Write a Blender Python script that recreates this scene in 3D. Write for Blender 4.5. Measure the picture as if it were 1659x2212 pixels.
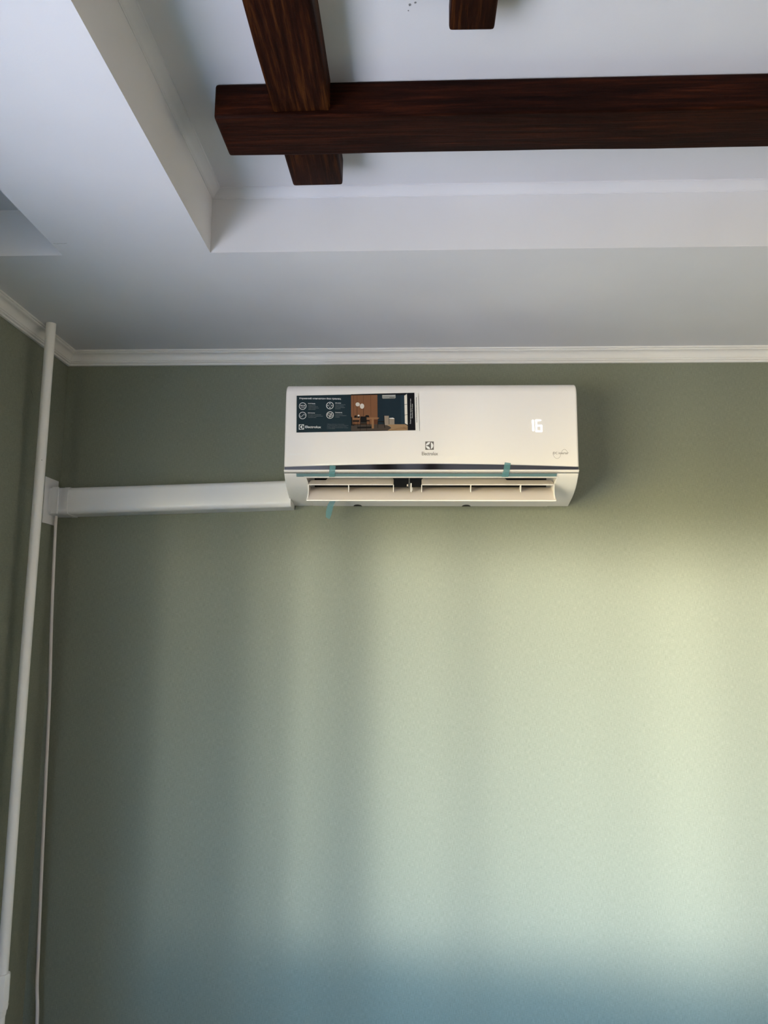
import bpy, bmesh, math, random
from mathutils import Vector, Matrix
random.seed(7)
S = bpy.context.scene
for o in list(bpy.data.objects): bpy.data.objects.remove(o)
COL = S.collection

# ------------------------------------------------------------------ camera
yaw, pitch, roll = (math.radians(a) for a in (2.364, 8.279, 0.457))
fw = Vector((-math.sin(yaw)*math.cos(pitch), math.cos(yaw)*math.cos(pitch), math.sin(pitch)))
r0 = fw.cross(Vector((0, 0, 1))).normalized(); u0 = r0.cross(fw)
rr = math.cos(roll)*r0 + math.sin(roll)*u0
uu = -math.sin(roll)*r0 + math.cos(roll)*u0
cd = bpy.data.cameras.new('camera'); cam = bpy.data.objects.new('camera', cd); COL.objects.link(cam)
cam.matrix_world = Matrix(((rr.x, uu.x, -fw.x, 0), (rr.y, uu.y, -fw.y, 0), (rr.z, uu.z, -fw.z, 1.7), (0, 0, 0, 1)))
cd.sensor_fit = 'VERTICAL'; cd.sensor_height = 36.0; cd.lens = 36.0*1661/2212
cd.clip_start = 0.02
S.camera = cam

# ------------------------------------------------------------------ view and daylight
S.view_settings.view_transform = 'Standard'; S.view_settings.look = 'None'
S.view_settings.gamma = 1.0; S.view_settings.use_curve_mapping = False
S.view_settings.exposure = 0.0
W = bpy.data.worlds.new('outdoors'); S.world = W; W.use_nodes = True
nt = W.node_tree; nt.nodes.clear()
out = nt.nodes.new('ShaderNodeOutputWorld'); bg = nt.nodes.new('ShaderNodeBackground')
tc = nt.nodes.new('ShaderNodeTexCoord'); sx = nt.nodes.new('ShaderNodeSeparateXYZ')
def wmath(op, a, b=0.):
    n = nt.nodes.new('ShaderNodeMath'); n.operation = op
    for i, v in enumerate((a, b)):
        if hasattr(v, 'links'): nt.links.new(v, n.inputs[i])
        else: n.inputs[i].default_value = v
    return n.outputs[0]
def wramp(src, stops):
    c = nt.nodes.new('ShaderNodeValToRGB'); e = c.color_ramp.elements
    e[0].position, e[0].color = stops[0][0], (*stops[0][1], 1); e[1].position, e[1].color = stops[-1][0], (*stops[-1][1], 1)
    for p, k in stops[1:-1]: e.new(p).color = (*k, 1)
    nt.links.new(src, c.inputs[0]); return c.outputs[0]
def wmix(mode, a, b):
    x = nt.nodes.new('ShaderNodeMix'); x.data_type = 'RGBA'; x.blend_type = mode; x.inputs[0].default_value = 1.
    x.clamp_result = False; nt.links.new(a, x.inputs[6]); nt.links.new(b, x.inputs[7]); return x.outputs[2]
nt.links.new(tc.outputs['Generated'], sx.inputs[0])
elev = wmath('MULTIPLY_ADD', sx.outputs['Z'], .5); elev.node.inputs[2].default_value = .5
azim = wmath('DIVIDE', wmath('ARCTAN2', wmath('MULTIPLY', sx.outputs['X'], -1.), wmath('MULTIPLY', sx.outputs['Y'], -1.)), math.pi/2)
BASE = [(0.0, (0.0115, 0.0115, 0.0135)), (0.3, (0.0105, 0.0105, 0.0125)), (0.42, (0.0125, 0.012, 0.008)), (0.49, (0.013, 0.013, 0.0095)), (0.55, (0.011, 0.019, 0.029)), (0.6, (0.011, 0.025, 0.044)), (1.0, (0.011, 0.024, 0.043))]   # ground, then blue sky
SUNLIT = [(0.0, (0.0, 0, 0)), (0.3, (0.011, 0.011, 0.011)), (0.4, (0.026, 0.022, 0.012)), (0.445, (0.066, 0.052, 0.021)), (0.475, (0.11, 0.089, 0.034)), (0.495, (0.28, 0.24, 0.145)), (0.512, (0.95, 0.88, 0.76)), (0.53, (1.0, 0.95, 0.88)), (0.54, (0.42, 0.46, 0.48)), (0.553, (0.03, 0.055, 0.085)), (1.0, (0.008, 0.017, 0.03))]   # assumed sunlit facades: bright band shaped to light the back wall
FAC = [(0.0, (0.02, 0.02, 0.02)), (0.12, (0.03, 0.03, 0.03)), (0.168, (0.04, 0.04, 0.04)), (0.173, (0.2, 0.2, 0.2)), (0.199, (0.2, 0.2, 0.2)), (0.204, (0.06, 0.06, 0.06)), (0.26699999999999996, (0.0726, 0.0726, 0.0726)), (0.27199999999999996, (0.33, 0.33, 0.33)), (0.298, (0.33, 0.33, 0.33)), (0.303, (0.099, 0.099, 0.099)), (0.358, (0.154, 0.154, 0.154)), (0.363, (0.7, 0.7, 0.7)), (0.389, (0.7, 0.7, 0.7)), (0.394, (0.21, 0.21, 0.21)), (0.449, (0.22, 0.22, 0.22)), (0.454, (1.0, 1.0, 1.0)), (0.48000000000000004, (1.0, 1.0, 1.0)), (0.48500000000000004, (0.3, 0.3, 0.3)), (0.527, (0.22, 0.22, 0.22)), (0.532, (1.0, 1.0, 1.0)), (0.558, (1.0, 1.0, 1.0)), (0.5630000000000001, (0.3, 0.3, 0.3)), (0.574, (0.209, 0.209, 0.209)), (0.579, (0.95, 0.95, 0.95)), (0.605, (0.95, 0.95, 0.95)), (0.61, (0.285, 0.285, 0.285)), (0.66, (0.9, 0.9, 0.9)), (0.75, (0.85, 0.85, 0.85)), (1.0, (0.4, 0.4, 0.4))]  # made-up bright strips by azimuth, shaped to throw vertical bands on the wall
col = wmix('ADD', wramp(elev, BASE), wmix('MULTIPLY', wramp(elev, SUNLIT), wramp(azim, FAC)))
nt.links.new(col, bg.inputs[0]); nt.links.new(bg.outputs[0], out.inputs[0])
bg.inputs[1].default_value = 615

WIN = dict(y0=-1, y1=1.15, z0=0.87, z1=2.08, t=0.3)      # window opening in the left wall
XL, YB, H, XR, YF = -1.051, 2.2, 2.503, 3.3, -2.6
pl = bpy.data.lights.new('window_portal', 'AREA'); pl.shape = 'RECTANGLE'
pl.size = WIN['z1']-WIN['z0']; pl.size_y = WIN['y1']-WIN['y0']; pl.cycles.is_portal = True
po = bpy.data.objects.new('window_portal', pl); COL.objects.link(po)
po.location = (XL-WIN['t']-.02, (WIN['y0']+WIN['y1'])/2, (WIN['z0']+WIN['z1'])/2); po.rotation_euler = (0, -math.pi/2, 0)

pl2 = bpy.data.lights.new('front_portal', 'AREA'); pl2.shape = 'RECTANGLE'; pl2.size = .4; pl2.size_y = 1.25; pl2.cycles.is_portal = True
po2 = bpy.data.objects.new('front_portal', pl2); COL.objects.link(po2); po2.location = (-.7, YF-.17, 1.525); po2.rotation_euler = (math.pi/2, 0, 0)  # portal for the added fill opening in the front wall

# ------------------------------------------------------------------ materials
def mat(name, col, rough=.5, metal=0., spec=.5, emis=None, estr=0., alpha=1., coat=0., trans=0.):
    m = bpy.data.materials.new(name); m.use_nodes = True
    b = m.node_tree.nodes['Principled BSDF']
    b.inputs['Base Color'].default_value = (*col, 1); b.inputs['Roughness'].default_value = rough
    b.inputs['Metallic'].default_value = metal; b.inputs['Specular IOR Level'].default_value = spec
    b.inputs['Alpha'].default_value = alpha; b.inputs['Coat Weight'].default_value = coat
    b.inputs['Transmission Weight'].default_value = trans
    if emis: b.inputs['Emission Color'].default_value = (*emis, 1); b.inputs['Emission Strength'].default_value = estr
    return m
def N(m, t): return m.node_tree.nodes.new(t)
def noise_node(m, scale, sc=(1, 1, 1), detail=3., rough=.5, loc=(0, 0, 0)):
    t = N(m, 'ShaderNodeTexCoord'); mp = N(m, 'ShaderNodeMapping'); n = N(m, 'ShaderNodeTexNoise')
    mp.inputs['Scale'].default_value = sc; mp.inputs['Location'].default_value = loc
    n.inputs['Scale'].default_value = scale; n.inputs['Detail'].default_value = detail; n.inputs['Roughness'].default_value = rough
    L = m.node_tree.links; L.new(t.outputs['Object'], mp.inputs[0]); L.new(mp.outputs[0], n.inputs['Vector'])
    return n
def ramp(m, src, stops):
    c = N(m, 'ShaderNodeValToRGB'); e = c.color_ramp.elements
    e[0].position, e[0].color = stops[0][0], (*stops[0][1], 1)
    e[1].position, e[1].color = stops[-1][0], (*stops[-1][1], 1)
    for p, k in stops[1:-1]:
        q = e.new(p); q.color = (*k, 1)
    m.node_tree.links.new(src, c.inputs[0]); return c
def mixc(m, a, b, fac, mode='MIX'):
    x = N(m, 'ShaderNodeMix'); x.data_type = 'RGBA'; x.blend_type = mode
    L = m.node_tree.links
    if hasattr(fac, 'links'): L.new(fac, x.inputs[0])
    else: x.inputs[0].default_value = fac
    L.new(a, x.inputs[6]); L.new(b, x.inputs[7]); return x.outputs[2]
def bump(m, h, strength, dist):
    b = N(m, 'ShaderNodeBump'); b.inputs['Strength'].default_value = strength; b.inputs['Distance'].default_value = dist
    m.node_tree.links.new(h, b.inputs['Height'])
    m.node_tree.links.new(b.outputs[0], m.node_tree.nodes['Principled BSDF'].inputs['Normal'])

def wallpaper(name, horiz):      # horiz: index of the axis that runs along the wall
    m = mat(name, (.4, .45, .33), .62, spec=.25)
    v = [30, 30, 30]; v[2] = 2.2
    vert = noise_node(m, 30, v, 4, .65)
    h = [3, 3, 3]; h[2] = 42
    hor = noise_node(m, 30, h, 3, .6)
    big = noise_node(m, 3, (1, 1, 1), 3, .5)
    mul = N(m, 'ShaderNodeMath'); mul.operation = 'ADD'
    
    mul.operation = 'MULTIPLY_ADD'; mul.inputs[1].default_value = .42; m.node_tree.links.new(hor.outputs[0], mul.inputs[0])
    wv = N(m, 'ShaderNodeMath'); wv.operation = 'MULTIPLY'; wv.inputs[1].default_value = .58
    m.node_tree.links.new(vert.outputs[0], wv.inputs[0]); m.node_tree.links.new(wv.outputs[0], mul.inputs[2])
    half = mul
    c = ramp(m, half.outputs[0], [(.34, (.142, .156, .122)), (.5, (.180, .195, .153)), (.66, (.228, .243, .194))])
    m.node_tree.links.new(c.outputs[0], m.node_tree.nodes['Principled BSDF'].inputs['Base Color'])
    bump(m, half.outputs[0], .25, .001)
    return m
M = {}
M['paper'] = wallpaper('woven_green_wallpaper', 0)
M['plaster'] = mat('white_plaster', (.74, .74, .76), .8, spec=.2)
n_ = noise_node(M['plaster'], 260, detail=4); bump(M['plaster'], n_.outputs[0], .12, .001)
c_ = ramp(M['plaster'], noise_node(M['plaster'], 2.5).outputs[0], [(.3, (.63, .63, .66)), (.7, (.68, .68, .70))])
M['plaster'].node_tree.links.new(c_.outputs[0], M['plaster'].node_tree.nodes['Principled BSDF'].inputs['Base Color'])
M['beige_wall'] = mat('warm_beige_paint', (.56, .49, .41), .8)
M['moulding'] = mat('white_moulding', (.74, .73, .72), .45)
M['pvc'] = mat('white_pvc', (.72, .72, .74), .3)
M['pipe'] = mat('white_enamel_pipe', (.86, .84, .82), .35)
n_ = noise_node(M['pipe'], 30, (1, 1, .4)); bump(M['pipe'], n_.outputs[0], .15, .002)
M['cable'] = mat('cable_sheath', (.66, .62, .62), .5)
M['shell'] = mat('white_plastic', (.80, .775, .76), .32)
M['panel'] = mat('glossy_white_panel', (.86, .825, .815), .16, coat=.3)
M['blade'] = mat('louver_plastic', (.74, .67, .64), .3)
M['bladeedge'] = mat('louver_edge_plastic', (.86, .83, .81), .25)
M['dark'] = mat('dark_cavity', (.012, .012, .013), .7)
M['chrome'] = mat('smoked_chrome', (.13, .13, .135), .08, metal=1.)
M['silver'] = mat('bright_chrome', (.86, .85, .85), .2, metal=.8)
M['film'] = mat('teal_protective_film', (.13, .22, .24), .25)
M['tape'] = mat('teal_tape', (.15, .36, .40), .3, alpha=.48)
M['ink'] = mat('grey_print', (.13, .115, .11), .5)
M['emboss'] = mat('pale_print', (.86, .85, .85), .2)
M['led'] = mat('display_led', (1, 1, 1), .4, emis=(1, 1, 1), estr=1.15)
M['floor'] = mat('brown_parquet', (.22, .13, .075), .35)
c_ = ramp(M['floor'], noise_node(M['floor'], 3, (1, 12, 1)).outputs[0], [(.3, (.05, .03, .018)), (.7, (.10, .06, .035))])
M['floor'].node_tree.links.new(c_.outputs[0], M['floor'].node_tree.nodes['Principled BSDF'].inputs['Base Color'])

def wood(name, axis, warm=0.):
    m = mat(name, (.04, .012, .006), .5, spec=.06)
    sc = [14, 14, 14]; sc[axis] = .7
    a = noise_node(m, 9, sc, 8, .72)
    sc2 = [5, 5, 5]; sc2[axis] = .5
    b = noise_node(m, 4, sc2, 3, .5, loc=(3.1, 1.7, .4))
    c1 = ramp(m, a.outputs[0], [(.3, (.006, .0012, .0005)), (.5, (.022, .0048, .0017)), (.62, (.046+.022*warm, .010+.011*warm, .003+.001*warm)), (.75, (.085, .027, .012))])
    c2 = ramp(m, b.outputs[0], [(.35, (.30, .22, .20)), (.65, (1, 1, 1))])
    o = mixc(m, c1.outputs[0], c2.outputs[0], .85, 'MULTIPLY')
    m.node_tree.links.new(o, m.node_tree.nodes['Principled BSDF'].inputs['Base Color'])
    bump(m, a.outputs[0], .55, .004)
    return m
M['wood_x'] = wood('stained_wood_lengthwise', 0)
M['wood_y'] = wood('stained_wood_crosswise', 1, 1.)

# ------------------------------------------------------------------ helpers
def link(name, bm, mats, parent=None, smooth=False, bevel=0., seg=3, angle=35):
    me = bpy.data.meshes.new(name); bmesh.ops.recalc_face_normals(bm, faces=bm.faces); bm.to_mesh(me); bm.free()
    o = bpy.data.objects.new(name, me); COL.objects.link(o)
    for m in (mats if isinstance(mats, (list, tuple)) else [mats]): me.materials.append(m)
    if parent: o.parent = parent
    if smooth or bevel:
        for p in me.polygons: p.use_smooth = True
    if bevel:
        b = o.modifiers.new('bevel', 'BEVEL'); b.width = bevel; b.segments = seg; b.limit_method = 'ANGLE'
        b.angle_limit = math.radians(angle); b.harden_normals = True
    elif smooth:
        me.set_sharp_from_angle(angle=math.radians(angle))
    return o
def tag(o, label=None, cat=None, group=None, kind=None):
    if label: o['label'] = label
    if cat: o['category'] = cat
    if group: o['group'] = group
    if kind: o['kind'] = kind
    return o
def empty(name, loc): 
    o = bpy.data.objects.new(name, None); COL.objects.link(o); o.location = loc; o.empty_display_size = .05; return o
def local(o):                    # parts are built in world metres, then hung on an Empty
    if o.parent: o.matrix_parent_inverse = Matrix.Translation(-o.parent.location)
    return o
def box(bm, a, b):
    vs = [bm.verts.new((x, y, z)) for x in (a[0], b[0]) for y in (a[1], b[1]) for z in (a[2], b[2])]
    for f in ((0, 1, 3, 2), (4, 6, 7, 5), (0, 4, 5, 1), (2, 3, 7, 6), (0, 2, 6, 4), (1, 5, 7, 3)):
        bm.faces.new([vs[i] for i in f])
    return vs
def quad(bm, *p, mi=0):
    f = bm.faces.new([bm.verts.new(q) for q in p]); f.material_index = mi; return f
def prism_x(bm, prof, x0, x1, s0=None, mats=None):   # (y,z) profile extruded along x
    a = [bm.verts.new((x0 + (s0(p)[0] if s0 else 0), p[0], p[1])) for p in prof]
    b = [bm.verts.new((x1 + (s0(p)[1] if s0 else 0), p[0], p[1])) for p in prof]
    n = len(prof)
    for i in range(n):
        f = bm.faces.new((a[i], a[(i+1) % n], b[(i+1) % n], b[i]))
        if mats: f.material_index = mats[i]
    bm.faces.new(a); bm.faces.new(b[::-1])
def tube(bm, pts, r, seg=20, cap=True):
    rings = []
    for i, p in enumerate(pts):
        p = Vector(p)
        d = (Vector(pts[min(i+1, len(pts)-1)]) - Vector(pts[max(i-1, 0)])).normalized()
        s = d.cross(Vector((0, 1, 0.01))).normalized(); t = d.cross(s)
        rad = r[i] if isinstance(r, (list, tuple)) else r
        rings.append([bm.verts.new(p + rad*(math.cos(k*2*math.pi/seg)*s + math.sin(k*2*math.pi/seg)*t)) for k in range(seg)])
    for a, b in zip(rings, rings[1:]):
        for k in range(seg): bm.faces.new((a[k], a[(k+1) % seg], b[(k+1) % seg], b[k]))
    if cap: bm.faces.new(rings[0]); bm.faces.new(rings[-1][::-1])
def smooth_path(pts, n=8):
    P = [Vector(p) for p in pts]; P = [2*P[0]-P[1]] + P + [2*P[-1]-P[-2]]; o = []
    for i in range(1, len(P)-2):
        for k in range(n):
            t = k/n; a, b, c, d = P[i-1:i+3]
            o.append(.5*((2*b)+(c-a)*t+(2*a-5*b+4*c-d)*t*t+(3*b-a-3*c+d)*t**3))
    o.append(P[-2]); return o

# ------------------------------------------------------------------ the room
bm = bmesh.new(); box(bm, (XL-.4, YB, 0), (XR+.2, YB+.15, H+.35)); tag(link('wall_back', bm, M['paper']), kind='structure')
bm = bmesh.new()
w = WIN; X0, X1 = XL-w['t'], XL
box(bm, (X0, YF, 0), (X1, w['y0'], H+.35)); box(bm, (X0, w['y1'], 0), (X1, YB, H+.35))
box(bm, (X0, w['y0'], 0), (X1, w['y1'], w['z0'])); box(bm, (X0, w['y0'], w['z1']), (X1, w['y1'], H+.35))
wl = tag(link('wall_left', bm, M['paper']), kind='structure')
bm = bmesh.new(); box(bm, (XR, YF, 0), (XR+.15, YB, H+.35)); tag(link('wall_right', bm, M['beige_wall']), kind='structure')
FW = dict(x0=-.9, x1=-.5, z0=.9, z1=2.15)  # narrow opening added behind the camera to let in soft fill light
bm = bmesh.new()
box(bm, (XL-.4, YF-.15, 0), (FW['x0'], YF, H+.35)); box(bm, (FW['x1'], YF-.15, 0), (XR+.2, YF, H+.35))
box(bm, (FW['x0'], YF-.15, 0), (FW['x1'], YF, FW['z0'])); box(bm, (FW['x0'], YF-.15, FW['z1']), (FW['x1'], YF, H+.35))
tag(link('wall_front', bm, M['beige_wall']), kind='structure')
bm = bmesh.new(); box(bm, (XL-.4, YF-.15, -.1), (XR+.2, YB+.15, 0)); tag(link('floor', bm, M['floor']), kind='structure')
# ceiling: soffit with the tray and a narrow curtain niche beside the left wall
TX0, TX1, TY0, TY1, TZ = -.451, 2.75, -1.9, 1.571, 2.645
NX0, NX1, NY0, NY1, NZ = -.985, -.783, -2.2, 1.575, 2.612
bm = bmesh.new()
xs = [XL, NX0, NX1, TX0, TX1, XR]; ys = [YF, NY0, TY0, TY1, NY1, YB]
for i in range(5):
    for j in range(5):
        a, b, c, d = xs[i], xs[i+1], ys[j], ys[j+1]
        if i == 1 and 1 <= j <= 3: continue
        if i == 3 and j == 2: continue
        quad(bm, (a, c, H), (b, c, H), (b, d, H), (a, d, H))
def pit(x0, x1, y0, y1, z):
    quad(bm, (x0, y0, z), (x1, y0, z), (x1, y1, z), (x0, y1, z))
    for p, q in (((x0, y0), (x1, y0)), ((x1, y0), (x1, y1)), ((x1, y1), (x0, y1)), ((x0, y1), (x0, y0))):
        quad(bm, (*p, H), (*q, H), (*q, z), (*p, z))
pit(TX0, TX1, TY0, TY1, TZ); pit(NX0, NX1, NY0, NY1, NZ)
bmesh.ops.remove_doubles(bm, verts=bm.verts, dist=1e-5)
quad(bm, (XL-.4, YF-.15, H+.35), (XR+.2, YF-.15, H+.35), (XR+.2, YB+.15, H+.35), (XL-.4, YB+.15, H+.35))
ceil = tag(link('ceiling', bm, M['plaster']), kind='structure')
# nail holes and a hairline crack
bm = bmesh.new()
for x, y, r in ((-.0104, 1.0608, .0022), (-.0018, 1.0566, .0018), (-.0125, 1.072, .001)):
    bm.faces.new([bm.verts.new((x+r*math.cos(a)*random.uniform(.7, 1.2), y+r*math.sin(a)*random.uniform(.8, 1.6), TZ-.0005)) for a in [k*math.pi/5 for k in range(10)]])
link('nail_hole', bm, mat('hole_grey', (.2, .2, .2), .9), ceil)
bm = bmesh.new()
pts = [(-.7775, 1.5195), (-.770, 1.5215), (-.762, 1.520), (-.755, 1.5212), (-.748, 1.5195)]
for a, b in zip(pts, pts[1:]): quad(bm, (*a, H-.0004), (*b, H-.0004), (b[0], b[1]+.0009, H-.0004), (a[0], a[1]+.0014, H-.0004))
link('crack', bm, mat('crack_grey', (.30, .29, .29), .9), ceil)
bm = bmesh.new()
quad(bm, (XL+.0005, 1.990, 2.326), (XL+.0005, 1.995, 2.322), (XL+.0005, 2.017, 2.290), (XL+.0005, 2.013, 2.296))
link('scuff', bm, mat('scuff_dark', (.03, .035, .028), .9), wl)

# cornices: wall mouldings
PROF = [(0, .0395), (.0065, .0395), (.0075, .0385), (.0075, .0350), (.0065, .0340), (.0085, .0330), (.0110, .0330), (.0118, .0318), (.0118, .0292), (.0105, .0280)]
for k in range(9):
    a = k/8*math.pi/2; PROF.append((.0122+.0150*(1-math.cos(a)), .0272-.0172*math.sin(a)))
PROF += [(.0290, .0098), (.0300, .0090), (.0312, .0088), (.0318, .0078), (.0318, .0058), (.0308, .0048), (.0326, .0044), (.0350, .0040), (.0355, .0030), (.0355, 0), (0, 0)]
def moulding(name, path, prof, z, mt):   # path of (pt, inward offset direction for unit protrusion)
    bm = bmesh.new()
    rings = [[bm.verts.new((p[0]+d[0]*a, p[1]+d[1]*a, z-h)) for a, h in prof] for p, d in path]
    for r1, r2 in zip(rings, rings[1:]):
        for k in range(len(prof)-1): bm.faces.new((r1[k], r1[k+1], r2[k+1], r2[k]))
    return tag(link(name, bm, mt, smooth=True, angle=28), kind='structure')
moulding('trim_1', [((XL, YB), (1, -1)), ((XR, YB), (-1, -1))], PROF, H, M['moulding'])
moulding('trim_2', [((XL, YB), (1, -1)), ((XL, YF), (1, 1))], PROF, H, M['moulding'])
TP = [(0, .0165), (.0015, .0165), (.0022, .0150), (.0035, .0145)] + [(.0035+.0165*(k/6), .0145-.0115*(k/6)**.75) for k in range(1, 7)] + [(.0215, .0028), (.0222, 0), (0, 0)]
moulding('trim_3', [((TX0, TY1), (1, -1)), ((TX1, TY1), (-1, -1))], TP, TZ, M['plaster'])
moulding('trim_4', [((TX0, TY1), (1, -1)), ((TX0, TY0), (1, 1))], TP, TZ, M['plaster'])

# window in the left wall (outside the frame, it lights the room)
bm = bmesh.new()
fx0, fx1 = XL-.26, XL-.20
for y0, y1 in ((w['y0'], w['y0']+.05), (w['y1']-.05, w['y1']), (-.35, -.27), (.55, .62)):
    box(bm, (fx0, y0, w['z0']), (fx1, y1, w['z1']))
for z0, z1 in ((w['z0'], w['z0']+.05), (w['z1']-.05, w['z1'])):
    box(bm, (fx0, w['y0'], z0), (fx1, w['y1'], z1))
wo = tag(link('window_1', bm, M['pvc']), kind='structure')

bm = bmesh.new()  # frame of the added front opening, there only for fill light
for x0, x1 in ((FW['x0'], FW['x0']+.05), (FW['x1']-.05, FW['x1']), (-.72, -.69)): box(bm, (x0, YF-.12, FW['z0']), (x1, YF-.06, FW['z1']))
for z0, z1 in ((FW['z0'], FW['z0']+.05), (FW['z1']-.05, FW['z1'])): box(bm, (FW['x0'], YF-.12, z0), (FW['x1'], YF-.06, z1))
tag(link('fill_window', bm, M['pvc']), kind='structure')

# ------------------------------------------------------------------ ceiling beams
def beam(name, a, b, mt, axis, label, slack=.0012, cuts=40):
    bm = bmesh.new(); box(bm, a, b)
    es = [e for e in bm.edges if abs((e.verts[0].co-e.verts[1].co)[axis]) > .3]
    bmesh.ops.bevel(bm, geom=[e for e in bm.edges], offset=.006, segments=3, profile=.6, affect='EDGES')
    es = [e for e in bm.edges if abs((e.verts[0].co-e.verts[1].co)[axis]) > .3]
    bmesh.ops.subdivide_edges(bm, edges=es, cuts=cuts)
    from mathutils import noise as nz
    for v in bm.verts:
        p = v.co.copy(); q = Vector((p.x*14, p.y*14, p.z*14)); q[axis] = p[axis]*5
        d = nz.noise_vector(q)*slack*1.6; d[axis] *= 1.0
        if v.co.z < TZ-.003: v.co += d
    return tag(link(name, bm, mt, smooth=True, angle=50), label, 'beam')
beam('timber', (-.356, 1.226, 2.579), (2.35, 1.340, TZ), M['wood_x'], 0, 'long dark brown wooden beam running left to right across the ceiling tray')
# crossing beam, notched over the long beam: built as one piece whose top reaches the ceiling on both sides
def cross_beam():
    bm = bmesh.new()
    zb, zt, ym0, ym1 = 2.586, TZ, 1.2255, 1.3405
    x0, x1 = -.252, -.150
    box(bm, (x0, -1.7, zb), (x1, ym0, zt)); box(bm, (x0, ym1, zb), (x1, 1.4555, zt))
    bmesh.ops.bevel(bm, geom=list(bm.edges), offset=.006, segments=3, profile=.6, affect='EDGES')
    es = [e for e in bm.edges if abs((e.verts[0].co-e.verts[1].co).y) > .3]
    bmesh.ops.subdivide_edges(bm, edges=es, cuts=60)
    from mathutils import noise as nz
    for v in bm.verts:
        d = nz.noise_vector(Vector((v.co.x*16, v.co.y*7, v.co.z*16)))*.0018
        if v.co.z < TZ-.003: v.co += d
    return tag(link('timber', bm, M['wood_y'], smooth=True, angle=50),
               'thick dark brown cross beam notched over the long beam, its stub end showing beyond', 'beam')
cross_beam()
beam('timber', (.0495, -1.7, 2.600), (.1205, 1.065, TZ), M['wood_y'], 1, 'narrower dark brown beam ending short of the long beam, at the top edge')

# ------------------------------------------------------------------ heating pipe, cable, duct
pipe = empty('heating_pipe', (-1.002, 1.972, 0)); tag(pipe, 'white painted vertical heating pipe standing before the left wall', 'pipe')
bm = bmesh.new()
pts = smooth_path([(-1.003, 1.975, 0), (-1.003, 1.978, .7), (-1.0045, 1.978, 1.5), (-1.0005, 1.975, 2.1), (-.9965, 1.968, 2.35), (-.993, 1.962, H)], 6)
tube(bm, pts, .0128, 28); local(link('pipe_run', bm, M['pipe'], pipe, smooth=True))
bm = bmesh.new()
prof = [(.752, .0130), (.756, .0150), (.768, .0165), (.769, .0182), (.776, .0195), (.780, .0186), (.786, .0192), (.800, .0192), (.840, .0192), (.846, .0190), (.850, .0178), (.8505, .0130)]
tube(bm, [(-1.003, 1.978, z) for z, r in prof], [r for z, r in prof], 8)
local(link('coupling', bm, M['pipe'], pipe, smooth=True, bevel=.001, angle=40))
bm = bmesh.new(); bmesh.ops.create_uvsphere(bm, u_segments=10, v_segments=8, radius=.0016)
for v in bm.verts: v.co += Vector((-.9932, 1.9655, 2.124))
local(link('paint_chip', bm, mat('chip_black', (.01, .01, .01), .8), pipe))

bm = bmesh.new()
cp = smooth_path([(-1.036, 2.168, 2.02), (-1.0385, 2.164, 1.9937), (-1.0347, 2.160, 1.8865), (-1.0287, 2.160, 1.6896), (-1.0203, 2.160, 1.4977), (-1.0141, 2.160, 1.2493),
                  (-1.0081, 2.160, 1.0092), (-1.0028, 2.160, .8342), (-1.0008, 2.162, .7426), (-.9954, 2.165, .65), (-.994, 2.17, .4), (-1.0, 2.175, .0)], 8)
tube(bm, cp, .0043, 14)
tag(link('cable', bm, M['cable'], smooth=True), 'thin white cable hanging down the corner from under the duct cover', 'cable')

duct = empty('duct_cover', (-.68, 2.2, 2.045)); tag(duct, 'long white plastic duct cover running along the wall into the air conditioner', 'duct cover')
def duct_prof(h, d, r, z0):
    p = [(YB, z0), (YB-d+r, z0)]
    for k in range(1, 7):
        a = k/6*math.pi/2; p.append((YB-d+r-r*math.sin(a), z0+r-r*math.cos(a)))
    for k in range(0, 7):
        a = k/6*math.pi/2; p.append((YB-d+r*(1-math.cos(a)), z0+h-r+r*math.sin(a)))
    p.append((YB, z0+h)); return p
def duct_piece(name, x0, x1, h, d, r, zc0, zc1, inset=0.):
    bm = bmesh.new()
    rings = []
    for x, zc in ((x0, zc0), (x1, zc1)):
        rings.append([bm.verts.new((x, y, z)) for y, z in duct_prof(h, d, r, zc-h/2)])
    n = len(rings[0])
    for i in range(n): bm.faces.new((rings[0][i], rings[0][(i+1) % n], rings[1][(i+1) % n], rings[1][i]))
    bm.faces.new(rings[0]); bm.faces.new(rings[1][::-1])
    return local(link(name, bm, M['pvc'], duct, smooth=True, angle=40))
sl = (2.0633-2.0419)/.63
duct_piece('trunking', -.995, -.3515, .0765, .071, .014, 2.0418, 2.0636)
duct_piece('joint_collar', -1.006, -.9915, .0800, .0735, .016, 2.0414, 2.0419)
duct_piece('elbow', XL+.001, -1.005, .0780, .0715, .013, 2.0408, 2.0413)
bm = bmesh.new()
box(bm, (XL, 2.105, 1.975), (XL+.003, 2.185, 2.107))
local(link('wall_flange', bm, M['pvc'], duct, bevel=.0008))
bm = bmesh.new(); box(bm, (-1.036, 2.122, 2.0025), (-1.018, 2.1285, 2.0800))
local(link('sleeve', bm, M['pvc'], duct, bevel=.001))

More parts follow.
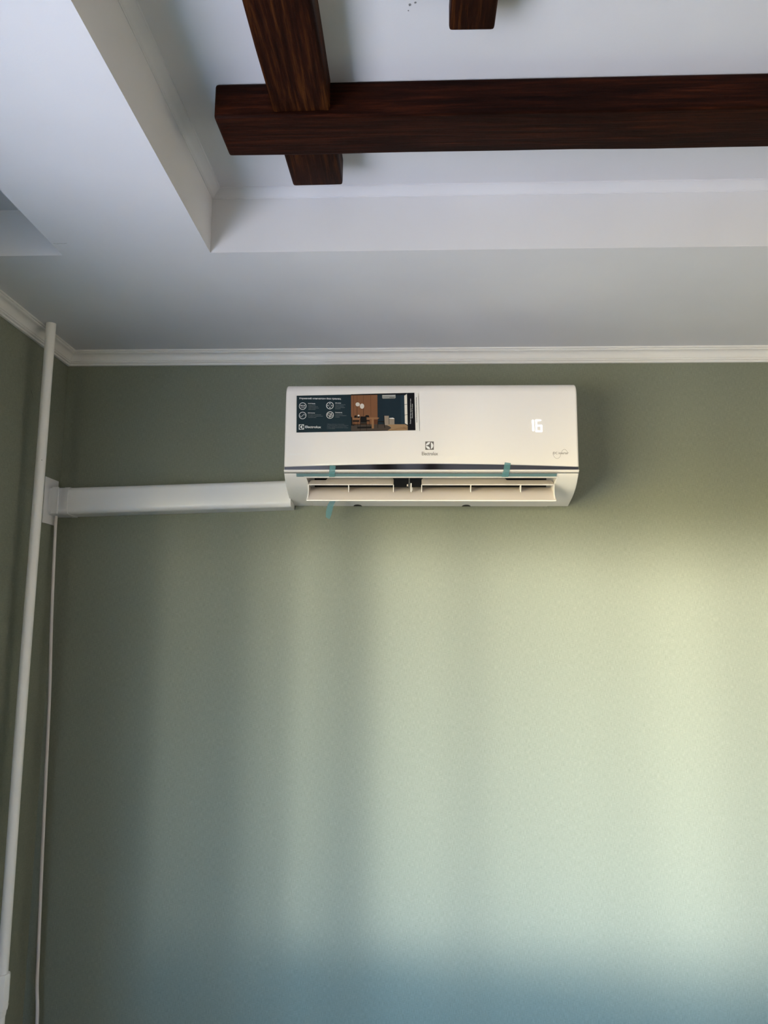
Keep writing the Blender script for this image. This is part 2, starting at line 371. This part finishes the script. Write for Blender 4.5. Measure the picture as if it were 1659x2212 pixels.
# ------------------------------------------------------------------ air conditioner
AX0, AX1 = -.3505, .4290
ac = empty('air_conditioner', (.04, YB, 2.04)); tag(ac, 'white split air conditioner on the green wall showing the number 16', 'air conditioner')
def part(name, bm, mt, parent=None, **k):
    o = link(name, bm, mt, parent or ac, **k)
    if parent is None or parent is ac: local(o)
    return o
flare = lambda p: (-max(0, p[0]-2.0)*.05, max(0, p[0]-2.0)*.05)
side = [(YB, 2.340), (2.03, 2.340), (2.008, 2.330), (2.004, 2.300), (2.004, 2.100), (2.010, 2.0905), (2.020, 2.0838), (2.035, 2.0750), (2.057, 2.0648), (2.085, 2.0562), (2.12, 2.0490), (YB, 2.0376)]
OPL, OPR = -.2945, .3755
bm = bmesh.new()
def cheek(x_out, x_in, sgn):
    prof = side; n = len(prof)
    fa = [bm.verts.new((x_out + sgn*max(0, p[0]-2.004)*.045, p[0], p[1])) for p in prof]
    # the inner edge leans: it starts wide at the top lip and closes in toward the chin
    fb = [bm.verts.new((x_in - sgn*(.008 if p[1] < 2.075 else (.004 if p[1] < 2.085 else 0)), p[0], p[1])) for p in prof]
    for i in range(n): bm.faces.new((fa[i], fa[(i+1) % n], fb[(i+1) % n], fb[i]))
    bm.faces.new(fa); bm.faces.new(fb[::-1])
cheek(AX0, OPL, -1); cheek(AX1, OPR, 1)
mid = [(YB, 2.340), (2.03, 2.340), (2.008, 2.330), (2.004, 2.300), (2.004, 2.106), (2.010, 2.090), (2.016, 2.0872), (2.060, 2.112), (2.150, 2.112), (2.155, 2.080), (2.105, 2.0514), (2.12, 2.0483), (YB, 2.0369)]
mm = [0, 0, 0, 0, 0, 0, 1, 1, 1, 1, 0, 0, 0]
prism_x(bm, mid, OPL-.004, OPR+.004, mats=mm)
part('housing', bm, [M['shell'], M['dark']], bevel=.0025, seg=3, angle=50)

# front panel with an arched lower edge
bm = bmesh.new()
def zbot(x):
    t = (x-.039)/.39; return 2.1206-.0085*abs(t)**1.7
ENDS = [.0002, .0005, .0010, .0017, .0028, .0042, .0055]; WD = .7805
COLS = [0]+[e/WD for e in ENDS]+[.0075/WD+(1-.015/WD)*k/48 for k in range(49)]+[1-e/WD for e in reversed(ENDS)]+[1]
NX = len(COLS)-1; rows = []
for i in range(NX+1):
    s = COLS[i]
    x = AX0-.0005+(AX1-AX0+.001)*s
    e = min(x-AX0+.0005, AX1+.0005-x); re = .0055
    back = 0 if e >= re else re-math.sqrt(max(0, re*re-(re-e)**2))
    zb = zbot(x); top = 2.3425 - back*.6
    pr = [(2.012+back, zb), (2.0035+back, zb), (2.0005+back, zb+.0015), (2.0+back, zb+.004)]
    for k in range(1, 8): pr.append((2.0+back+.0008*(k/7)**2, zb+.004+(top-.030-zb-.004)*k/7))
    R_ = .028
    for k in range(1, 9):
        a = k/8*math.pi/2; pr.append((2.0008+back+R_*.9*(1-math.cos(a)), top-.030+.030*math.sin(a)))
    pr.append((2.06, top))
    rows.append([bm.verts.new((x, y, z)) for y, z in pr])
# extra columns near the rounded ends
for a, b in zip(rows, rows[1:]):
    for k in range(len(a)-1): bm.faces.new((a[k], a[k+1], b[k+1], b[k]))
bm.faces.new(rows[0]); bm.faces.new(rows[-1][::-1])
part('front_panel', bm, M['panel'], smooth=True, angle=45)

# chrome crescent, bright lip, silver lip, film
bm = bmesh.new(); n = 40
for i in range(n):
    xa, xb = AX0+.001+(AX1-AX0-.002)*i/n, AX0+.001+(AX1-AX0-.002)*(i+1)/n
    quad(bm, (xa, 2.0028, 2.1035), (xb, 2.0028, 2.1035), (xb, 2.0028, zbot(xb)+.002), (xa, 2.0028, zbot(xa)+.002))
bmesh.ops.remove_doubles(bm, verts=bm.verts, dist=1e-5)
tag(part('chrome_trim', bm, M['chrome']), 'dark mirror chrome strip')
bm = bmesh.new(); box(bm, (AX0-.0005, 1.9995, 2.1003), (AX1+.0005, 2.012, 2.1048))
part('trim_lip', bm, M['panel'], bevel=.0012)
bm = bmesh.new(); prism_x(bm, [(2.003, 2.0992), (2.002, 2.0978), (2.0045, 2.0955), (2.013, 2.0955), (2.013, 2.0992)], AX0, AX1)
tag(part('silver_lip', bm, M['silver']), 'thin silver line')
bm = bmesh.new(); prism_x(bm, [(2.0055, 2.0952), (2.0102, 2.0880), (2.016, 2.0880), (2.016, 2.0952)], -.318, .372)
tag(part('protective_film', bm, M['film']), 'teal protective film strip')
bm = bmesh.new(); prism_x(bm, [(2.0098, 2.0880), (2.0108, 2.0858), (2.020, 2.0858), (2.020, 2.0880)], -.2985, .375)
part('outlet_lip', bm, M['bladeedge'], bevel=.0005)

# louver: lower blade, two upper blades, ribs
louver = empty('louver', (.04, 2.05, 2.05)); louver.parent = ac; louver.matrix_parent_inverse = Matrix.Translation(-ac.location)
def lpart(name, bm, mt, **k):
    o = link(name, bm, mt, louver, **k)
    o.matrix_parent_inverse = Matrix.Translation(-louver.location); return o
LX0, LX1 = -.2880, .3680
def taper(p):   # trapezoid: front edge slightly longer than the rear
    t = (2.085-p[0])/.07; return (-.004*t, .004*t)
bm = bmesh.new()
prism_x(bm, [(2.078, 2.0715), (2.062, 2.0648), (2.040, 2.0500), (2.0235, 2.0300), (2.0205, 2.0262), (2.0225, 2.0250), (2.030, 2.0330), (2.046, 2.0500), (2.066, 2.0600), (2.079, 2.0665)][::1], LX0, LX1, s0=taper)
lpart('lower_blade', bm, M['blade'], smooth=True, angle=30)
bm = bmesh.new()
prism_x(bm, [(2.0175, 2.0268), (2.0175, 2.0232), (2.0225, 2.0232), (2.0245, 2.0285)], LX0-.003, LX1+.003)
lpart('blade_edge', bm, M['bladeedge'], bevel=.0008)
def upper(x0, x1, hi0, hi1):
    # hi0..hi1: stretch where the blade stands to its full height
    bm = bmesh.new(); n = 60; top = []; bot = []
    for i in range(n+1):
        x = x0+(x1-x0)*i/n
        def sst(e): e = max(0, min(1, e)); return e*e*(3-2*e)
        f = .0085*(1-min(sst((x-hi0)/.006+.5), sst((hi1-x)/.006+.5)))
        e = min(x-x0, x1-x); rc = .006
        c = 0 if e >= rc else rc-math.sqrt(max(0, rc*rc-(rc-e)**2))
        z1 = 2.0925-f-c; y1 = 2.052-f*.8-c*.5
        top.append((x, y1, z1)); bot.append((x, 2.0312, 2.0702))
    for a, b, c, d in zip(top, top[1:], bot[1:], bot):
        vs = [bm.verts.new(q) for q in (a, b, c, d)]; bm.faces.new(vs)
    bmesh.ops.remove_doubles(bm, verts=bm.verts, dist=1e-6)
    r = bmesh.ops.extrude_face_region(bm, geom=list(bm.faces))
    for v in [g for g in r['geom'] if isinstance(g, bmesh.types.BMVert)]: v.co += Vector((0, .0018, .0012))
    lpart('upper_blade', bm, M['blade'], smooth=True, angle=40)
    bm = bmesh.new(); prism_x(bm, [(2.0302, 2.0712), (2.0300, 2.0688), (2.0345, 2.0688), (2.0345, 2.0712)], x0+.002, x1-.002)
    lpart('blade_edge', bm, M['bladeedge'], bevel=.0006)
upper(-.2885, -.0590, -.240, .5); upper(.0165, .3685, -.5, .2430)
def rib(x):
    bm = bmesh.new()
    prof = [(2.0302, 2.0700), (2.0395, 2.0510), (2.0600, 2.0650), (2.0480, 2.0700)]
    prism_x(bm, prof, x-.0011, x+.0011); lpart('rib', bm, M['bladeedge'])
for x in (-.1800, -.0592, .0166, .1480, .2809): rib(x)
def end_plate(x, s):
    bm = bmesh.new()
    prism_x(bm, [(2.0302, 2.0705), (2.0300, 2.0500), (2.0235, 2.0290), (2.0300, 2.0330), (2.046, 2.0510), (2.066, 2.0640), (2.0500, 2.0720)], x, x+s*.0022)
    lpart('end_plate', bm, M['bladeedge'])
end_plate(-.2892, 1); end_plate(.3692, -1)
# pivot clip in the middle
bm = bmesh.new(); box(bm, (-.0182, 2.028, 2.0600), (-.0152, 2.033, 2.0900)); lpart('pivot_rod', bm, mat('rod_grey', (.09, .09, .09), .5), bevel=.0006)
bm = bmesh.new()
prism_x(bm, [(2.0300, 2.0740), (2.0290, 2.0540), (2.0330, 2.0500), (2.0380, 2.0540), (2.0340, 2.0740)], -.0135, -.0100)
prism_x(bm, [(2.0310, 2.0630), (2.0300, 2.0545), (2.0350, 2.0545)], -.0095, -.0080)
lpart('pivot_clip', bm, M['bladeedge'], bevel=.0005)
bm = bmesh.new(); box(bm, (-.0232, 2.030, 2.0655), (-.0195, 2.034, 2.0710)); lpart('pivot_clip', bm, M['blade'], bevel=.0006)

# latch notches under the chin
for x in (-.167, .146):
    bm = bmesh.new()
    vs = []
    for k in range(13):
        a = math.pi*k/12; vs.append((x+.0125*math.cos(a), YB-.001-.017*math.sin(a)))
    def zs(y): return 2.049+(2.0376-2.049)*(y-2.12)/.08
    bm.faces.new([bm.verts.new((px, y, zs(y)-.0008)) for px, y in vs])
    part('latch_notch', bm, M['dark'])

# tapes
def tape(pts, label=None):
    bm = bmesh.new(); v = [bm.verts.new(p) for p in pts]
    for i in range(0, len(v)-2, 2): bm.faces.new((v[i], v[i+1], v[i+3], v[i+2]))
    r = bmesh.ops.extrude_face_region(bm, geom=list(bm.faces))
    for q in [g for g in r['geom'] if isinstance(g, bmesh.types.BMVert)]: q.co.y -= .00015
    o = part('tape', bm, M['tape'])
    if label: o['label'] = label
tape([(-.2275, 1.9985, 2.1165), (-.2120, 1.9985, 2.1145), (-.2290, 1.9985, 2.1010), (-.2135, 1.9985, 2.1005), (-.2300, 2.0035, 2.0940), (-.2145, 2.0035, 2.0940), (-.2305, 2.0085, 2.0865), (-.2150, 2.0085, 2.0865)])
tape([(.2350, 1.9985, 2.1240), (.2510, 1.9985, 2.1220), (.2310, 1.9985, 2.1010), (.2475, 1.9985, 2.1005), (.2290, 2.0035, 2.0940), (.2460, 2.0035, 2.0940), (.2275, 2.0085, 2.0865), (.2445, 2.0085, 2.0865)])
tape([(-.2280, 2.090, 2.0530), (-.2140, 2.092, 2.0520), (-.2340, 2.092, 2.0400), (-.2190, 2.094, 2.0385), (-.2430, 2.098, 2.0250), (-.2270, 2.100, 2.0240), (-.2490, 2.110, 2.0080), (-.2330, 2.112, 2.0030), (-.2500, 2.118, 1.9935), (-.2400, 2.120, 1.9875)], 'loose tape end dangling below')

# ---- print on the panel
def text(name, body, x, z, size, mt, parent, y=1.9990, rot=0., align='LEFT', bold=0., space=1., xs=1., tilt=0., thick=.00008):
    cu = bpy.data.curves.new('lettering_curve', 'FONT'); cu.body = body; cu.size = size; cu.align_x = align
    cu.offset = bold; cu.extrude = thick; cu.space_character = space; cu.resolution_u = 3; cu.space_line = 1.0
    t = bpy.data.objects.new('lettering_tmp', cu); COL.objects.link(t)
    dg = bpy.context.evaluated_depsgraph_get(); dg.update()
    me = bpy.data.meshes.new_from_object(t.evaluated_get(dg)); bpy.data.objects.remove(t); bpy.data.curves.remove(cu)
    Mx = Matrix.Translation((x, y, z)) @ Matrix.Rotation(math.radians(-tilt), 4, 'Y') @ Matrix.Rotation(math.radians(-rot), 4, 'Y') @ Matrix.Rotation(math.pi/2, 4, 'X') @ Matrix.Diagonal((xs, 1, 1, 1))
    me.transform(Mx); me.materials.clear(); me.materials.append(mt)
    o = bpy.data.objects.new(name, me); COL.objects.link(o); o.parent = parent
    return o
def on(parent, o): 
    o.parent = parent
    o.matrix_parent_inverse = Matrix.Translation(-ac.location) if parent is ac else Matrix.Identity(4); return o

def ring(bm, cx, cz, r, wd, y, n=36, mi=0):
    for k in range(n):
        a, b = 2*math.pi*k/n, 2*math.pi*(k+1)/n
        quad(bm, *[(cx+q*math.cos(t), y, cz+q*math.sin(t)) for q, t in ((r, a), (r, b), (r-wd, b), (r-wd, a))], mi=mi)
def line(bm, pts, wd, y, mi=0):
    for (x0, z0), (x1, z1) in zip(pts, pts[1:]):
        L = math.hypot(x1-x0, z1-z0) or 1e-9; nx, nz = -(z1-z0)/L*wd/2, (x1-x0)/L*wd/2; ex, ez = (x1-x0)/L*wd*.2, (z1-z0)/L*wd*.2
        quad(bm, (x0-ex+nx, y, z0-ez+nz), (x1+ex+nx, y, z1+ez+nz), (x1+ex-nx, y, z1+ez-nz), (x0-ex-nx, y, z0-ez-nz), mi=mi)
def arc_pts(cx, cz, r, a0, a1, n=20): return [(cx+r*math.cos(math.radians(a0+(a1-a0)*k/n)), cz+r*math.sin(math.radians(a0+(a1-a0)*k/n))) for k in range(n+1)]
def emblem(bm, cx, cz, s, y, m_sq, m_in, rot=0.):
    # square with a disc cut by a three-pointed curved sail: ground square, then three petals
    T = lambda u, v: (cx+(u*math.cos(rot)-v*math.sin(rot))*s, cz+(u*math.sin(rot)+v*math.cos(rot))*s)
    def poly(P, yy, mi): 
        bm.faces.new([bm.verts.new((T(u, v)[0], yy, T(u, v)[1])) for u, v in P]).material_index = mi
    poly([(-.5, -.5), (.5, -.5), (.5, .5), (-.5, .5)], y, m_sq)
    R0 = .44
    d = .165; a = math.degrees(math.acos(d/R0))
    poly(arc_pts(0, 0, R0, -a, a, 24), y-.00012, m_in)
    for s_ in (1, -1):   # upper and lower left petals
        outer = [(R0*math.cos(math.radians(t)), s_*R0*math.sin(math.radians(t))) for t in [83+(178-83)*k/18 for k in range(19)]]
        p0, p1 = outer[-1], outer[0]
        inner = []
        for k in range(1, 14):
            t = k/14; c = (.055, s_*.085)
            inner.append(((1-t)**2*p0[0]+2*t*(1-t)*c[0]+t*t*p1[0], (1-t)**2*p0[1]+2*t*(1-t)*c[1]+t*t*p1[1]))
        poly(outer+inner, y-.00012, m_in)
bm = bmesh.new(); emblem(bm, .0372, 2.1697, .0225, 1.9998, 0, 1); on(ac, link('emblem', bm, [M['ink'], M['emboss']], ac))
on(ac, text('brand_lettering', 'Electrolux', .0376, 2.1436, .0135, M['ink'], ac, align='CENTER', bold=.00004, xs=.77, y=1.9997))
# display
bm = bmesh.new()
def seg(pts, wd=.0044, y=1.99975):
    (x0, z0), (x1, z1) = pts
    L = math.hypot(x1-x0, z1-z0); ux, uz = (x1-x0)/L, (z1-z0)/L; nx, nz = -uz, ux; h = wd/2; v = []
    for k in range(9):
        a = -math.pi/2+math.pi*k/8; v.append((x1+h*(math.cos(a)*ux+math.sin(a)*nx)-ux*h, z1+h*(math.cos(a)*uz+math.sin(a)*nz)-uz*h))
    for k in range(9):
        a = math.pi/2+math.pi*k/8; v.append((x0+h*(math.cos(a)*ux+math.sin(a)*nx)+ux*h, z0+h*(math.cos(a)*uz+math.sin(a)*nz)+uz*h))
    bm.faces.new([bm.verts.new((a, y, b)) for a, b in v])
dx, dz = .3116, 2.2236; hh = .0163
seg(((dx-.0007, dz+hh-.0005), (dx, dz+.0003)), .0052); seg(((dx, dz-.0003), (dx, dz-hh+.0015)), .0052)
x0, x1 = .3198, .3336
seg(((x0, dz+hh), (x0, dz-.0010))); seg(((x0, dz+.001), (x0, dz-hh))); seg(((x1, dz+.001), (x1, dz-hh)))
seg(((x0-.002, dz+hh-.0018), (x1-.0008, dz+hh-.0018))); seg(((x0-.002, dz-.0002), (x1+.002, dz-.0002))); seg(((x0-.002, dz-hh+.0008), (x1+.002, dz-hh+.0008)))
tag(on(ac, link('temperature_display', bm, M['led'], ac)), 'glowing white number 16')
# inverter mark
on(ac, text('inverter_lettering', 'DC inverter', .3622, 2.1462, .0088, M['ink'], ac, bold=.00003, xs=.92, y=1.9998))
bm = bmesh.new()
w1 = [(.3622, 2.1512), (.3620, 2.1470), (.3636, 2.1420), (.3665, 2.1375), (.3700, 2.1350), (.3735, 2.1345), (.3770, 2.1360), (.3800, 2.1392), (.3818, 2.1430), (.3830, 2.1480),
      (.3850, 2.1530), (.3878, 2.1570), (.3912, 2.1590), (.3945, 2.1585), (.3975, 2.1560), (.3998, 2.1525), (.4012, 2.1490)]
line(bm, [(p.x, p.z) for p in smooth_path([(a, 0, b) for a, b in w1], 3)], .00055, 1.9998); on(ac, link('wave_mark', bm, M['ink'], ac))
on(ac, text('series_lettering', 'Smartline', -.3365, 2.1440, .0100, M['emboss'], ac, y=1.9998))

# ---- promotional sticker (part of the unit) with its printed picture
st = bmesh.new()
TL = Vector((-.3211, 0, 2.3081)); rot = math.radians(1.0)
def P(px, py, y=0.):      # a position on the sticker, measured in sticker units from its corner
    u = (px-641.3)*.001249; v = (py-854.8+.0195*(px-641.3))*.00128
    return (TL.x+u*math.cos(rot)+v*math.sin(rot), 1.9988-y, TL.z-v*math.cos(rot)+u*math.sin(rot))
quad(st, P(641.3, 854.8), P(895.8, 849.9), P(895.8, 929.6), P(641.3, 934.6))
r_ = bmesh.ops.extrude_face_region(st, geom=list(st.faces))
for q in [g for g in r_['geom'] if isinstance(g, bmesh.types.BMVert)]: q.co.y += .0006
SM = {k: mat('print_'+k, tuple(v*(.62 if max(c) < .6 else 1) for v in c), .45, spec=.15) for k, c in dict(navy=(.018, .040, .055), black=(.006, .007, .012), white=(.75, .76, .76), dim=(.32, .36, .38),
      wood=(.30, .135, .065), wood2=(.16, .06, .028), slate=(.016, .034, .052), slate2=(.022, .048, .075), floor=(.50, .31, .17), floor2=(.36, .20, .10),
      rug=(.10, .075, .06), beige=(.44, .36, .29), table=(.42, .22, .11), chair=(.010, .009, .009), seat=(.10, .08, .06), unit=(.42, .43, .42), globe=(.62, .58, .54), pane=(.72, .68, .62), paper=(.80, .78, .76)).items()}
stk = on(ac, link('promo_sticker', st, SM['navy'], ac)); tag(stk, 'dark printed promotional sticker')
# white margin strip at the right
bm = bmesh.new(); quad(bm, P(896, 849.9, -.0002), P(903.5, 851, -.0002), P(905.5, 931, -.0002), P(896, 930, -.0002)); quad(bm, P(903.5, 855, -.0003), P(904.0, 855, -.0003), P(906, 931, -.0003), P(905.3, 931, -.0003), mi=1)
on(stk, link('backing_strip', bm, [SM['paper'], SM['dim']], stk))
bm = bmesh.new(); names = list(SM); 
def Q(k, pts, lay=1):      # pts in crop units of the picture (1659/160 per unit from 750,845)
    f = bm.faces.new([bm.verts.new(P(750+a/10.369, 845+b/10.369, .00006*lay)) for a, b in pts]); f.material_index = names.index(k)
def rect(k, x0, y0, x1, y1, lay=1): Q(k, [(x0, y0), (x1, y0), (x1, y1), (x0, y1)], lay)
def ell(k, cx, cy, rx, ry, lay, n=22): Q(k, [(cx+rx*math.cos(2*math.pi*i/n), cy+ry*math.sin(2*math.pi*i/n)) for i in range(n)], lay)
Q('wood', [(95, 80), (685, 62), (690, 745), (95, 760)])
for x in (150, 230, 372, 535): rect('wood2', x-4, 75, x+4, 560, 2)
Q('black', [(95, 73), (690, 58), (690, 84), (95, 96)], 2)
Q('wood2', [(560, 640), (690, 640), (690, 745), (560, 745)], 2)
Q('slate', [(684, 60), (1290, 48), (1290, 735), (684, 745)])
Q('slate2', [(1200, 95), (1290, 85), (1290, 745), (1210, 735)], 2)
Q('black', [(684, 58), (1350, 44), (1290, 95), (684, 75)], 2)
Q('rug', [(95, 745), (850, 740), (980, 830), (900, 885), (95, 895)], 1)
Q('floor', [(840, 745), (1290, 745), (1350, 775), (1352, 880), (900, 886), (985, 828), (960, 800)], 2)
for i in range(5): Q('floor2', [(1000+i*60, 872-i*22), (1340, 800+i*17), (1340, 806+i*17), (1000+i*60, 877-i*22)], 3)
Q('pane', [(1285, 105), (1345, 70), (1350, 755), (1290, 725)], 3)
for y in (300, 532): Q('chair', [(1285, y+4), (1348, y-8), (1348, y), (1285, y+12)], 4)
Q('black', [(1288, 728), (1352, 760), (1352, 776), (1288, 742)], 4)
Q('black', [(1350, 44), (1510, 40), (1522, 878), (1356, 882)], 3)
Q('unit', [(790, 92), (1090, 84), (1092, 150), (1075, 168), (805, 172), (792, 155)], 4); rect('chair', 955, 145, 1068, 154, 5); rect('paper', 800, 98, 1082, 104, 5)
rect('beige', 832, 556, 935, 765, 4); rect('beige', 945, 610, 1058, 752, 4); Q('paper', [(945, 606), (1030, 600), (1058, 620), (1058, 626), (945, 618)], 5)
for x, y0, y1 in ((228, 340, 560), (375, 390, 560)): rect('chair', x-3, y0, x+3, y1, 4)
ell('globe', 243, 300, 48, 44, 5); ell('globe', 340, 340, 48, 58, 5); ell('globe', 262, 552, 22, 20, 5); rect('chair', 235, 565, 285, 605, 5)
Q('table', [(120, 602), (690, 592), (725, 606), (690, 628), (120, 632)], 5); rect('table', 553, 630, 602, 840, 5)
def chair_(x0, x1, y0, y1, yl, lay):
    Q('chair', [(x0+10, y0), (x1-10, y0), (x1, y0+25), (x1+6, y1), (x0-4, y1), (x0, y0+25)], lay)
    for x in (x0, x1): rect('chair', x-5, y1, x+5, yl, lay)
chair_(165, 225, 548, 600, 620, 4); chair_(410, 495, 542, 590, 610, 4)
chair_(298, 440, 570, 740, 885, 6); rect('seat', 300, 708, 440, 724, 7)
Q('chair', [(95, 570), (122, 600), (125, 745), (165, 760), (165, 775), (95, 775)], 6)
rect('chair', 130, 655, 275, 690, 4); rect('chair', 150, 690, 158, 790, 4); rect('chair', 240, 690, 248, 800, 4)
rect('chair', 440, 655, 510, 680, 4); rect('chair', 500, 680, 508, 780, 4)
Q('chair', [(815, 545), (835, 545), (840, 690), (850, 830), (838, 830), (820, 700), (690, 695), (685, 680), (825, 672)], 6); rect('chair', 683, 690, 693, 830, 6); rect('chair', 800, 695, 806, 770, 6)
Q('chair', [(230, 800), (550, 795), (550, 830), (230, 840)], 2)
on(stk, link('picture_print', bm, list(SM.values()), stk))
def stext(body, px, py, size, k='white', bold=.00003, xs=1., tilt=1.0, rot=0., align='LEFT'):
    a = P(px, py, .00035); o = text('lettering', body, a[0], a[2], size, SM[k], stk, y=a[1], rot=-(tilt+rot), align=align, bold=bold, xs=xs, thick=.00002)
    return on(stk, o)
def c3(cx, cy): return 635+cx/12.289, 845+cy/12.289
def T3(body, cx, cy, cap, k='white', bold=.00003, width=None):
    px, py = c3(cx, cy); size = cap/12.289*.00126/.72
    o = stext(body, px, py, size, k, bold)
    xsn = [v.co.x for v in o.data.vertices]; w_ = max(xsn)-min(xsn)
    if width:
        f = width/12.289*.001249/w_; x_ = P(px, py)[0]
        for v in o.data.vertices: v.co.x = x_+(v.co.x-x_)*f
    return o
T3('Управляй климатом без границ', 142, 212, 42, bold=.00012, width=1115)
T3('Wi-Fi Ready', 382, 342, 24, width=195, bold=.00008)
for i, (s_, w_) in enumerate((('Управление', 200), ('кондиционером', 258), ('через мобильное', 282), ('приложение*', 205))): T3(s_, 382, 385+36*i, 16, 'dim', width=w_)
T3('DC Inverter', 382, 592, 24, width=185, bold=.00008)
for i, (s_, w_) in enumerate((('Быстрое охлаждение', 345), ('и плавное поддержание', 395), ('температуры', 218))): T3(s_, 382, 634+37*i, 16, 'dim', width=w_)
T3('4D-поток', 1105, 330, 24, width=155, bold=.00008)
for i, (s_, w_) in enumerate((('Автоматическое', 268), ('равномерное', 222), ('распределение', 252), ('воздуха', 138))): T3(s_, 1105, 370+36*i, 16, 'dim', width=w_)
T3('Ионизатор', 1105, 580, 24, width=182, bold=.00008)
for i, (s_, w_) in enumerate((('Улучшает', 198), ('качество воздуха', 290), ('в доме', 112))): T3(s_, 1105, 620+38*i, 16, 'dim', width=w_)
T3('Electrolux', 305, 980, 62, bold=.00016, width=418)
for i, (s_, w_) in enumerate((('* Функция управления по сети доступна', 455), ('при подключении модуля, который приобретается', 565), ('отдельно. Подробности в инструкции к прибору', 530), ('и на сайте. Внешний вид прибора может отличаться', 560), ('от изображения.', 220))): T3(s_, 885, 886+30*i, 13, 'dim', width=w_, bold=0)
bm = bmesh.new()
def C3(cx, cy): p = P(*c3(cx, cy)); return p[0], p[2]
k3 = .001249/12.289
def icon(cx, cy, extra=None):
    global bm
    bm = bmesh.new(); a = C3(cx, cy); ring(bm, a[0], a[1], 98*k3, 14*k3, 1.9984)
    if extra: extra()
    bmesh.ops.remove_doubles(bm, verts=bm.verts, dist=1e-7)
    on(stk, link('icon', bm, SM['white'], stk))
def wave_():
    line(bm, [C3(168+t*7.2, 650-36*math.sin((t-10)/10*math.pi*.95)) for t in range(0, 21)], 9*k3, 1.9984)
def arrows_():
    for s_ in (1, -1):
        for P3 in ([(965-22, 387+s_*42), (965+22, 387+s_*42), (965, 387+s_*68)], [(965+s_*42, 387-24), (965+s_*42, 387+24), (965+s_*68, 387)]):
            bm.faces.new([bm.verts.new((C3(*q)[0], 1.9984, C3(*q)[1])) for q in P3])
def ions_():
    for cx, cy, r1 in ((940, 625, 42), (1000, 650, 32), (962, 685, 18), (1005, 600, 14)):
        a = C3(cx, cy); ring(bm, a[0], a[1], r1*k3, 9*k3, 1.9984, 24)
bm.free()
icon(240, 400); icon(240, 650, wave_); icon(965, 387, arrows_); icon(968, 638, ions_)
T3('Wi-Fi', 172, 405, 38, bold=.00012, width=132); T3('ready', 190, 440, 20, 'white', width=105)
T3('4D', 945, 402, 26, 'dim', width=40); T3('DC inverter', 168, 658, 16, 'dim', width=145)
T3('−', 922, 640, 30, 'white', width=30); T3('−', 985, 662, 30, 'white', width=26)
bm = bmesh.new(); a = C3(210, 955); emblem(bm, a[0], a[1], 138*k3, 1.9984, 0, 1, rot); on(stk, link('emblem', bm, [SM['white'], SM['navy']], stk))
def vtext(body, c4x, c4y, length, cap, k='white', bold=.00004):
    a = P(750+c4x/10.369, 845+c4y/10.369, .0005); o = text('lettering', body, 0, 0, cap/10.369*.00126/.72, SM[k], stk, y=0, bold=bold, thick=.00002)
    xsn = [v.co.x for v in o.data.vertices]; f = length/10.369*.00126/(max(xsn)-min(xsn))
    for v in o.data.vertices: x, z = v.co.x*f, v.co.z; v.co = Vector((a[0]-z, a[1]+v.co.y, a[2]+x))
    on(stk, o)
vtext('Сплит-система инверторного типа', 1422, 738, 570, 20); vtext('Smartline DC Inverter', 1462, 612, 330, 20)
bm = bmesh.new(); y = 705       # the unreadable small print up the backing strip
while y > 155:
    h_ = random.choice((10, 14, 20, 26)); quad(bm, *[P(750+a/10.369, 845+b/10.369, .0005) for a, b in ((1547, y), (1557, y), (1557, y-h_), (1547, y-h_))]); y -= h_+random.choice((4, 6, 9))
o_ = on(stk, link('small_print', bm, SM['black'], stk)); o_['kind'] = 'stuff'
